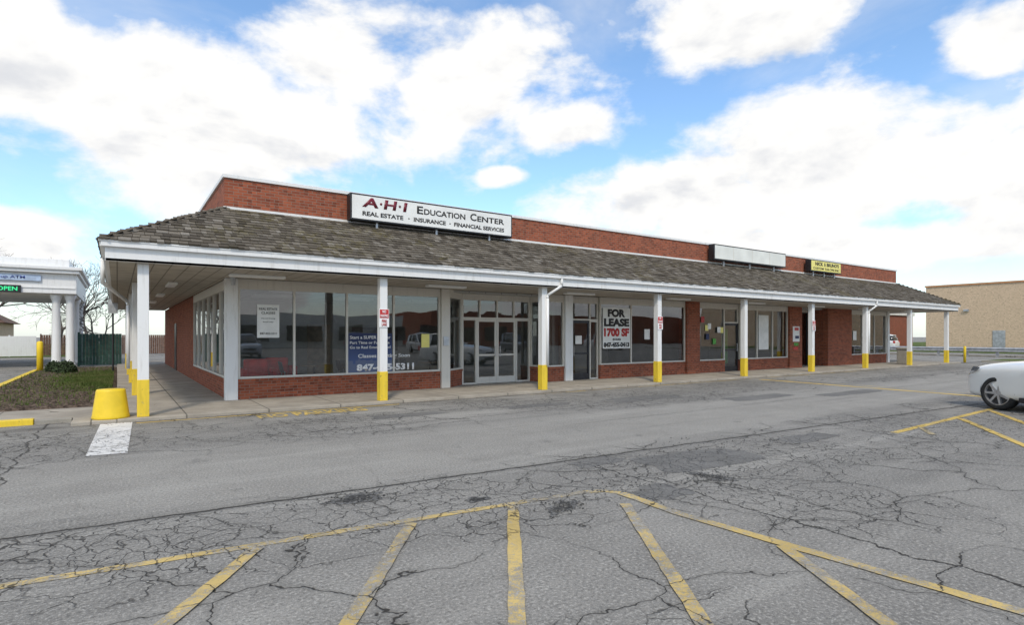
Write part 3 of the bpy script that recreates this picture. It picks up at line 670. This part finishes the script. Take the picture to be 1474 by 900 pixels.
def fire(x,grp='fire lane signs on the posts'):
    e=thing('fire_lane_sign','red and white no parking fire lane sign on white post','sign',(x,13.3,1.85),grp)
    b=MB(); b.box(x-.125,x+.125,13.305,13.315,1.86,2.30,m_txtw); b.done('plate',e)
    b=MB(); b.box(x-.113,x+.113,13.300,13.304,2.08,2.288,m_red2); b.done('red_field',e)
    for s,z,w,m in (("NO",2.20,.09,m_txtw),("PARKING",2.10,.19,m_txtw),("FIRE",1.975,.12,m_red2),("LANE",1.89,.13,m_red2)): text('lettering',s,m,(x-w/2,13.297,z),w,.068,e,.03,ext=.002)
for k in (1,3,5): fire(.42+4.93*k)
# ------------------------------------------------------------------ street things
b=MB(); b.lathe([(.305,0),(.31,.03),(.30,.07),(.24,.52),(.235,.545),(.222,.556),(.05,.56)],m_yel,40,(-.10,13.55,SW-.004)); o=b.done('yellow_bollard',None,0,True); tag(o,'squat yellow tapered bucket-shaped bollard at the sidewalk corner','bollard')
def bollard(x,y,h,r,z=0,lab='slim yellow steel bollard standing at the drive edge'):
    b=MB(); b.lathe([(r,0),(r,h-r*.6),(r*.8,h-r*.25),(r*.4,h)],m_yel,16,(x,y,z)); tag(b.done('steel_bollard',None,0,True),lab,'bollard')
bollard(-2.85,33.2,1.35,.12,.05); bollard(42.6,13.4,1.0,.07,0,'slim yellow steel bollard near the end of the walkway')
e=thing('litter_bin','square aggregate concrete litter bin with dark opening beside post','bin',(36,14.1,SW))
b=MB(); b.box(35.7,36.2,13.85,14.35,SW,SW+.8,m_stonebin); b.done('body',e,.03)
b=MB(); b.box(35.66,36.24,13.81,14.39,SW+.802,SW+.92,m_stonebin); b.done('lid',e,.04)
b=MB(); b.box(35.8,36.1,13.83,13.849,SW+.55,SW+.75,m_black); b.done('opening',e)
def shrub(x,y,r,h,z=.08):
    e=thing('shrub','small rounded evergreen shrub growing in the mulch bed','shrub',(x,y,z),'shrubs in the mulch bed'); b=MB()
    for i in range(1700):
        t=random.random()*6.283; ph=math.acos(random.uniform(-.15,1)); k=random.uniform(.72,1.03)*(1+.07*math.sin(3*t+ph*4)); q=Vector((x+r*k*math.sin(ph)*math.cos(t),y+r*k*math.sin(ph)*math.sin(t),z+.08+h*k*math.cos(ph)))
        a=Vector((random.gauss(0,1),random.gauss(0,1),random.gauss(0,1))).normalized()*.04; c=a.orthogonal().normalized()*.028
        b.face([q-a,q+c,q+a,q-c],m_leaf)
    b.done('crown',e); b=MB(); b.tube((x,y,z-.05),(x,y,z+h*.6),.05,.02,m_bark); 
    for j in range(5): b.tube((x,y,z+.1),(x+random.uniform(-.5,.5)*r,y+random.uniform(-.5,.5)*r,z+h*.7),.02,.008,m_bark,5)
    b.done('trunk',e)
shrub(-1.75,30.2,.38,.44); shrub(-2.2,31.2,.32,.40)
def bare_tree(x,y,H,seed,z=0,lab='bare leafless winter tree with spreading fine branches',md=6):
    random.seed(seed); e=thing('bare_tree',lab,'tree',(x,y,z),'bare winter trees'); T=MB();B=MB()
    def grow(p,d,L,r,dep):
        steps=3; q=p
        for i in range(steps):
            d=(d+Vector((random.gauss(0,.11),random.gauss(0,.11),random.gauss(.02,.06)))).normalized(); n=q+d*L/steps
            r1=r*(1-.28*(i+1)/steps); (T if dep<2 else B).tube(q,n,r*(1-.28*i/steps),r1,m_bark,6 if dep<2 else 3,False); q=n
        if dep>=md: return
        k=3 if dep<3 else 2
        for i in range(k+(random.random()<.4)):
            ax=d.orthogonal().normalized(); ax.rotate(Matrix.Rotation(random.random()*6.28,3,d)); ang=random.uniform(.35,.85)
            nd=(d*math.cos(ang)+ax*math.sin(ang)).normalized(); grow(q,nd,L*random.uniform(.66,.88),max(r*.58,.009),dep+1)
    grow(Vector((x,y,z)),Vector((0,0,1)),H*.24,H*.018,0)
    T.done('trunk',e); B.done('crown',e)
bare_tree(-3.3,50,8.6,4); bare_tree(-9,62,11,9); bare_tree(-1.6,55,8.6,12); bare_tree(-16,75,12,5); bare_tree(95,43,11,21); bare_tree(-.5,43,5.0,33); bare_tree(92,60,10,8)
random.seed(11)
# ------------------------------------------------------------------ drive-through portico
e=thing('drive_through_portico','white classical drive-through canopy with round columns and deep cornice','building',(-9,42,0))
A0,A1,B0,B1=-18.0,-1.7,36.6,47
b=MB(); b.box(A0,A1,B0,B1,3.75,4.75,m_white); b.done('entablature',e,.02)
b=MB(); b.box(A0-.25,A1+.12,B0-.25,B1+.12,4.752,4.92,m_white); b.box(A0-.35,A1+.25,B0-.35,B1+.25,4.922,5.08,m_white); b.box(A0+.4,A1-.3,B0+.3,B1-.3,5.082,5.5,m_white); b.done('cornice',e,.02)
b=MB(); b.box(A0+.1,A1-.06,B0-.04,B0-.002,4.0,4.06,m_white); b.box(A0+.1,A1-.1,B0+.3,B1-.3,3.70,3.748,m_cream); b.done('moulding',e)
def column(x,y):
    b=MB(); b.lathe([(.26,0),(.26,.15),(.21,.18),(.195,.3),(.18,2),(.17,3.4),(.21,3.5),(.24,3.56),(.25,3.745)],m_white,20,(x,y,0)); b.done('column',e,0,True)
for x,y in ((-1.98,37.1),(-2.55,37.1),(-1.98,46.4),(-1.98,41.6),(-8.5,37.1),(-8.5,46.4),(-14,37.1)): column(x,y)
b=MB(); b.box(-18,-12,44,46.8,0,3.69,m_cream); b.done('kiosk_wall',e)
s=thing('open_sign','small black sign with green lit open lettering under canopy','sign',(-4.3,36.5,3.8)); b=MB(); b.box(-4.85,-3.85,36.5,36.555,3.74,4.10,m_black); b.done('panel',s); text('lettering','OPEN',m_greenled,(-4.72,36.49,3.82),.74,.20,s,.02)
s=thing('canopy_sign','pale blue walk-up banking sign strip on white cornice','sign',(-5,36.5,4.4)); b=MB(); b.box(-8.2,-3.1,36.5,36.555,4.33,4.62,simple('pale_blue_panel',(.42,.52,.68),.5)); b.done('panel',s); text('lettering','Drive-up & Walk-up ATM',simple('blue_lettering',(.03,.06,.3),.5),(-6.6,36.49,4.39),2.9,.17,s,.01)
e=thing('house','small pale brick house with brown hipped roof','house',(-14,66,0)); b=MB(); b.box(-20,-8,63,71,0,2.7,m_tan); b.done('wall',e)
b=MB(); b.face([(-20.5,62.5,2.7),(-7.5,62.5,2.7),(-10.5,67,4.7),(-17.5,67,4.7)],m_shingle); b.face([(-7.5,62.5,2.7),(-7.5,71.5,2.7),(-10.5,67,4.7)],m_shingle); b.face([(-7.5,71.5,2.7),(-20.5,71.5,2.7),(-17.5,67,4.7),(-10.5,67,4.7)],m_shingle); b.face([(-20.5,71.5,2.7),(-20.5,62.5,2.7),(-17.5,67,4.7)],m_shingle); b.done('roof',e)
for x in (-12.5,-17): 
    b=MB(); b.box(x,x+1.5,62.95,62.99,.9,2.1,m_dark); b.done('window',e)
def fence(name,p0,p1,h,m,lab,gap=.02,pw=.14,z=0):
    e=thing(name,lab,'fence',(*p0,z)); L,xf=seg(p0,p1); b=MB(); s=0
    while s<L: b.box(s,min(s+pw,L),0,.02,z+.05,z+h,m,xf); s+=pw+gap
    b.done('boards',e); b=MB(); s=0
    while s<=L+.01: b.box(s-.05,s+.05,.021,.11,z,z+h+.08,m,xf); s+=2.4
    b.done('fence_posts',e)
fence('white_fence',(-14,58),(-5.2,58),1.6,m_white,'white plank privacy fence behind the drive-through',.004)
fence('green_fence',(-1.7,38.6),(0.2,38.6),1.75,m_greenfence,'dark green slatted screen fence beside the walkway',.008)
fence('wood_fence',(-5.1,60),(8,60),1.7,m_shingle,'brown wooden fence far behind the plaza')
b=MB(); b.tube((-.15,29.9,0),(-.15,29.9,3.3),.035,.035,m_black,8); b.box(-.32,.02,29.86,29.88,2.6,3.2,m_galv); tag(b.done('sign_pole'),'thin dark pole with small plate beside the walkway','sign')
# ------------------------------------------------------------------ right background
e=thing('tan_building','long flat-roofed tan brick building with thin orange coping','building',(85,20,0)); b=MB(); b.box(80,110,-30,29,0,7.4,m_tan); b.done('wall',e)
b=MB(); b.box(79.9,110,-30.1,29.1,7.402,7.58,m_orange); b.done('coping',e)
for y in (25,18,11): 
    b=MB(); b.box(79.8,79.99,y-.25,y+.25,4.4,4.65,m_galv); b.done('wall_light',e)
b=MB(); b.box(79.94,79.99,21.5,22.6,0,2.2,m_galv); b.done('door',e)
e=thing('brick_store','low red brick building seen beyond the walkway','building',(85,45,0)); b=MB(); b.box(78,100,38,62,0,4.6,m_brick); b.done('wall',e)
for y in (40,48): 
    b=MB(); b.box(77.9,77.98,y,y+6,.8,3,m_dark); b.done('window',e)
b=MB(); b.box(77.7,100.2,37.8,62.2,4.602,5.0,m_cream); b.done('roof',e)
e=thing('guard_rail','galvanised steel guard rail on short posts','guard rail',(55,10,0)); y=2
while y<23.5:
    b=MB(); b.box(55.05,55.2,y-.08,y+.08,0,.74,m_galv); b.done('rail_post',e); y+=1.9
b=MB()
pr=[(0,.38),(-.08,.45),(0,.53),(0,.57),(-.08,.65),(0,.74)]
for i in range(5): b.face([(55+pr[i][0],1,pr[i][1]),(55+pr[i][0],24,pr[i][1]),(55+pr[i+1][0],24,pr[i+1][1]),(55+pr[i+1][0],1,pr[i+1][1])],m_galv)
b.done('rail',e)
slab('kerb',44,44.2,4,13,.12,m_kerb); bed('lawn',44.21,48,4,13,.10,m_grass,8,16,.05)
slab('kerb',55.6,55.8,-20,60,.12,m_kerb)
# ------------------------------------------------------------------ cars
def loft(rings,m):
    b=MB(); k=b.mat(m); n=len(rings[0])
    for r in rings: b.v+=[tuple(p) for p in r]
    for i in range(len(rings)-1):
        for j in range(n):
            b.f.append((i*n+j,i*n+(j+1)%n,(i+1)*n+(j+1)%n,(i+1)*n+j)); b.mi.append(k)
    b.f.append(tuple(range(n))[::-1]); b.mi.append(k); e=(len(rings)-1)*n; b.f.append(tuple(e+j for j in range(n))); b.mi.append(k)
    return b
def mirror(h): return h+[(x,-y,z) for x,y,z in reversed(h) if abs(y)>1e-6]
def bake(o):
    dg=bpy.context.evaluated_depsgraph_get(); me=bpy.data.meshes.new_from_object(o.evaluated_get(dg)); o.modifiers.clear(); o.data=me
def fixn(o):
    bm=bmesh.new(); bm.from_mesh(o.data); bmesh.ops.recalc_face_normals(bm,faces=bm.faces); bm.to_mesh(o.data); bm.free()
def build_car(paint,label,loc,rot,group=None,name='parked_car'):
    e=thing(name,label,'car',loc,group,world=False); e.rotation_euler=(0,0,rot)
    st=[(2.50,.50,.36,.62,.70),(2.46,.74,.28,.74,.84),(2.34,.87,.23,.86,.97),(2.1,.945,.21,.95,1.05),(1.7,.965,.21,1.0,1.10),(1.2,.97,.21,1.03,1.14),(.7,.97,.21,1.05,1.17),(-.4,.97,.21,1.06,1.16),(-1.6,.97,.22,1.09,1.17),(-2.2,.95,.25,1.09,1.16),(-2.42,.88,.30,1.0,1.08),(-2.5,.72,.38,.85,.92)]
    rings=[]
    for x,w,zb,zs,zc in st:
        h=[(x,0,zb),(x,w*.80,zb),(x,w*.965,zb+.07),(x,w*.975,zb+(zs-zb)*.35),(x,w,zb+(zs-zb)*.66),(x,w*.985,zs-.09),(x,w*.90,zs),(x,w*.55,zs*.35+zc*.65),(x,0,zc)]
        rings.append(mirror(h))
    o=loft(rings,paint).done('body',e,0,True); fixn(o)
    md=o.modifiers.new('s','SUBSURF'); md.levels=2; md.render_levels=2
    cut=[]
    for x in (1.5,-1.45):
        for sg in (1,-1):
            c=MB(); c.tube((x,sg*.62,.37),(x,sg*1.2,.37),.42,.42,m_black,40); c=c.done('cutter'); cut.append(c); fixn(c)
            md=o.modifiers.new('b','BOOLEAN'); md.object=c; md.operation='DIFFERENCE'; md.solver='EXACT'
    bake(o)
    for c in cut: bpy.data.objects.remove(c)
    for x in (1.5,-1.45):
        for sg in (1,-1):
            c=MB(); n=20
            for i in range(n):
                t0=math.pi*i/n;t1=math.pi*(i+1)/n
                c.face([(x+.418*math.cos(t0),sg*.63,.37+.418*math.sin(t0)),(x+.418*math.cos(t1),sg*.63,.37+.418*math.sin(t1)),(x+.418*math.cos(t1),sg*.94,.37+.418*math.sin(t1)),(x+.418*math.cos(t0),sg*.94,.37+.418*math.sin(t0))],m_black)
            c.face([(x+.418*math.cos(math.pi*i/n),sg*.632,.37+.418*math.sin(math.pi*i/n)) for i in range(n+1)],m_black)
            c.done('wheel_arch',e)
    H=1.78; back=-2.3
    cab=[(.50,.80,1.06,1.14),(-.05,.78,1.06,1.52),(-.50,.74,1.06,H-.06),(-1.0,.72,1.06,H),(back+.7,.71,1.06,H-.03),(back+.15,.72,1.06,H-.12),(back-.05,.76,1.06,1.14)]
    r=[]
    for x,w,z0,z1 in cab: r.append(mirror([(x,0,z0),(x,w+.13,z0),(x,w+.10,z0+(z1-z0)*.5),(x,w,z1-.05*(z1-z0)),(x,w*.6,z1),(x,0,z1+.01)]))
    o=loft(r,m_dark).done('windows',e,0,True); md=o.modifiers.new('s','SUBSURF'); md.levels=1; md.render_levels=1
    r=[]
    for x,w,z0,z1 in cab[2:6]: r.append(mirror([(x,0,z1-.05),(x,w+.02,z1-.07),(x,w+.015,z1-.02),(x,w*.6,z1+.03),(x,0,z1+.045)]))
    loft(r,paint).done('roof',e,0,True)
    for sg in(1,-1):
        for x0,x1,tz,dx in ((.36,.48,H-.1,-.85),(-1.1,-1.0,H-.05,-.1),(back+.40,back+.62,H-.08,.05)):
            b=MB(); b.hexa([(x0,sg*.925,1.04),(x1,sg*.925,1.04),(x1,sg*.88,1.04),(x0,sg*.88,1.04),(x0+dx,sg*.77,tz),(x1+dx,sg*.77,tz),(x1+dx,sg*.72,tz),(x0+dx,sg*.72,tz)],paint); b.done('pillar',e)
    for sg in(1,-1):
        b=MB(); P=[(2.37,.70,.74),(2.27,.865,.74),(1.97,.958,.84),(1.88,.945,.93),(2.12,.89,.94),(2.35,.72,.86)]
        pts=[Vector((x+.014,sg*(y+.012),z)) for x,y,z in P]; c=sum(pts,Vector())/6+Vector((.04,sg*.035,.0))
        for i in range(6):
            f=[c,pts[i],pts[(i+1)%6]]; b.face(f if sg>0 else f[::-1],m_lite)
        b.done('headlight',e)
        b=MB(); b.box(.12,.30,sg*.97,sg*1.14,1.08,1.24,paint); b.done('wing_mirror',e,.05)
        b=MB(); b.box(-2.47,-2.3,sg*.62,sg*.9,.80,1.05,m_red2); b.done('tail_light',e,.02)
        for x in (.78,-.12,-1.05):
            b=MB(); b.box(x-.004,x+.004,sg*.962,sg*.978,.35,1.0,m_black); b.done('door_seam',e)
        for x in (.05,-.95):
            b=MB(); b.box(x,x+.18,sg*.965,sg*1.0,.86,.89,m_metal); b.done('door_handle',e)
        b=MB(); b.box(-.9,.95,sg*.93,sg*.985,.22,.33,m_alu); b.done('side_sill',e,.01)
    b=MB(); b.box(2.44,2.515,-.45,.45,.55,.72,m_black); b.done('grille',e,.02)
    b=MB(); b.box(2.46,2.50,-.6,.6,.30,.42,m_black); b.done('air_intake',e,.02)
    for x in(1.5,-1.45):
        for sg in(1,-1):
            b=MB(); y0=sg*.74; y1=sg*.955
            b.lathe([(.25,-.11),(.345,-.11),(.37,-.08),(.375,0),(.372,.07),(.352,.104),(.31,.112),(.265,.108),(.26,.06)],m_tire,40)
            w=b.done('wheel',e,0,True); w.location=(x,(y0+y1)/2,.375); w.rotation_euler=(math.radians(-90 if sg>0 else 90),0,0.2)
            b=MB(); b.lathe([(.27,.0),(.268,.106),(.252,.108),(.238,.06),(.06,.04),(.055,.095),(.03,.10)],m_metal,40)
            for i in range(7):
                t=2*math.pi*i/7; c,s_=math.cos(t),math.sin(t)
                def P(rr,ww,zz): return (c*rr-s_*ww,s_*rr+c*ww,zz)
                b.hexa([P(.04,-.03,.05),P(.25,-.026,.06),P(.25,.026,.06),P(.04,.03,.05),P(.04,-.026,.105),P(.25,-.02,.110),P(.25,.02,.110),P(.04,.026,.105)],m_metal)
                t+=math.pi/7; c,s_=math.cos(t),math.sin(t)
                b.hexa([P(.07,-.010,.05),P(.235,-.078,.06),P(.235,.078,.06),P(.07,.010,.05),P(.07,-.010,.064),P(.235,-.078,.068),P(.235,.078,.068),P(.07,.010,.064)],m_black)
            rim=b.done('rim',None); rim.parent=w
    return e
def paintm(name,c): return simple(name,c,.28,.02,1,coat=1)
pw=paintm('pearl_white_paint',(.80,.79,.75))
rot=math.radians(60); wl=Vector((16.2,4.44)); off=Matrix.Rotation(rot,2)@Vector((1.5,.85))
car=build_car(pw,'pearl white sport utility vehicle parked with its nose toward the plaza',(wl.x-off.x,wl.y-off.y,0),rot)
def copy_thing(src,loc,rot,label,paint_old,paint_new,group):
    def rec(o,par):
        n=o.copy(); COL.objects.link(n)
        if par is not None: n.parent=par; n.matrix_parent_inverse=o.matrix_parent_inverse.copy()
        if n.type=='MESH' and paint_new:
            n.data=o.data.copy()
            for i,m in enumerate(n.data.materials):
                if m==paint_old: n.data.materials[i]=paint_new
        for c in o.children: rec(c,n)
        return n
    n=rec(src,None); n.location=loc; n.rotation_euler=(0,0,rot); n['label']=label; n['group']=group; return n
far='cars standing beyond the end of the plaza'
copy_thing(car,(71,31.0,0),math.radians(95),'white car seen beyond the plaza walkway',pw,paintm('plain_white_paint',(.7,.7,.7)),far)
copy_thing(car,(74,37,0),math.radians(95),'dark blue car seen beyond the plaza walkway',pw,paintm('dark_blue_paint',(.02,.05,.13)),far)
opp='cars parked across the lot and mirrored in the shop windows'
cols=[(.35,.02,.02),(.02,.02,.025),(.45,.46,.47),(.03,.06,.15),(.6,.6,.58),(.1,.1,.11),(.5,.5,.5)]
for i,x in enumerate((-6,2,8,17,23,34,45)):
    copy_thing(car,(x,-16,0),math.radians(90),'car parked across the lot facing the plaza',pw,paintm('car_paint',cols[i]),opp)
e=thing('store_building','long low store across the lot mirrored in the shop windows','building',(10,-50,0)); 
b=MB(); b.box(-40,12,-70,-45,0,5.4,m_brick); b.done('wall',e); b=MB(); b.box(12.1,34,-70,-46,0,4.4,m_cream); b.done('wall',e); b=MB(); b.box(38,95,-70,-45,0,5.2,m_brick); b.done('wall',e)
for i in range(16): 
    b=MB(); b.box(-36+i*6,-32+i*6,-44.98,-44.9,.8,2.9,m_dark); b.done('window',e)
b=MB(); b.box(-40.2,12.05,-70.2,-44.2,5.402,6.0,m_white) ; b.done('roof',e)
# ------------------------------------------------------------------ furniture inside
def chair(x,y,rot,m,lab,group='chairs inside the front window'):
    e=thing('chair',lab,'chair',(x,y,SW+.012),group,world=False); e.rotation_euler=(0,0,rot)
    box('seat',-.22,.22,-.22,.22,.43,.47,m,e,.02); b=MB(); b.hexa([(-.2,.2,.55),(.2,.2,.55),(.2,.23,.55),(-.2,.23,.55),(-.19,.27,.86),(.19,.27,.86),(.19,.30,.86),(-.19,.30,.86)],m); b.done('backrest',e,.015)
    for sx in(-.19,.19):
        for sy in(-.19,.2):
            b=MB(); b.tube((sx,sy,.0),(sx*.95,sy*.95,.43 if sy<0 else .6),.012,.012,m_metal,6); b.done('leg',e)
def table(x,y):
    e=thing('cafe_table','small round table on a single pedestal inside shop window','table',(x,y,SW+.012),'tables inside the front window',world=False)
    b=MB(); b.lathe([(.38,.71),(.4,.72),(.4,.74),(.38,.75)],m_wood,24); b.done('table_top',e,0); b=MB(); b.lathe([(.24,0),(.22,.02),(.03,.05),(.03,.71)],m_black,16); b.done('pedestal',e)
for x in (4.6,6.2,8.2): table(x,16.6); chair(x-.65,16.6,math.radians(90),m_chair,'dark plastic chair at a small table'); chair(x+.6,16.7,math.radians(-80),m_chair,'dark plastic chair at a small table')
def armchair(x,y):
    e=thing('armchair','low red upholstered armchair near the window','armchair',(x,y,SW+.012),'red armchairs near the window',world=False)
    box('seat',-.3,.3,-.3,.3,.15,.48,m_redfab,e,.04); box('backrest',-.3,.3,.25,.42,.48,.95,m_redfab,e,.04); box('armrest',-.42,-.302,-.3,.4,.1,.72,m_redfab,e,.03); box('armrest',.302,.42,-.3,.4,.1,.72,m_redfab,e,.03)
armchair(3.05,16.2)
armchair(3.75,17.0)
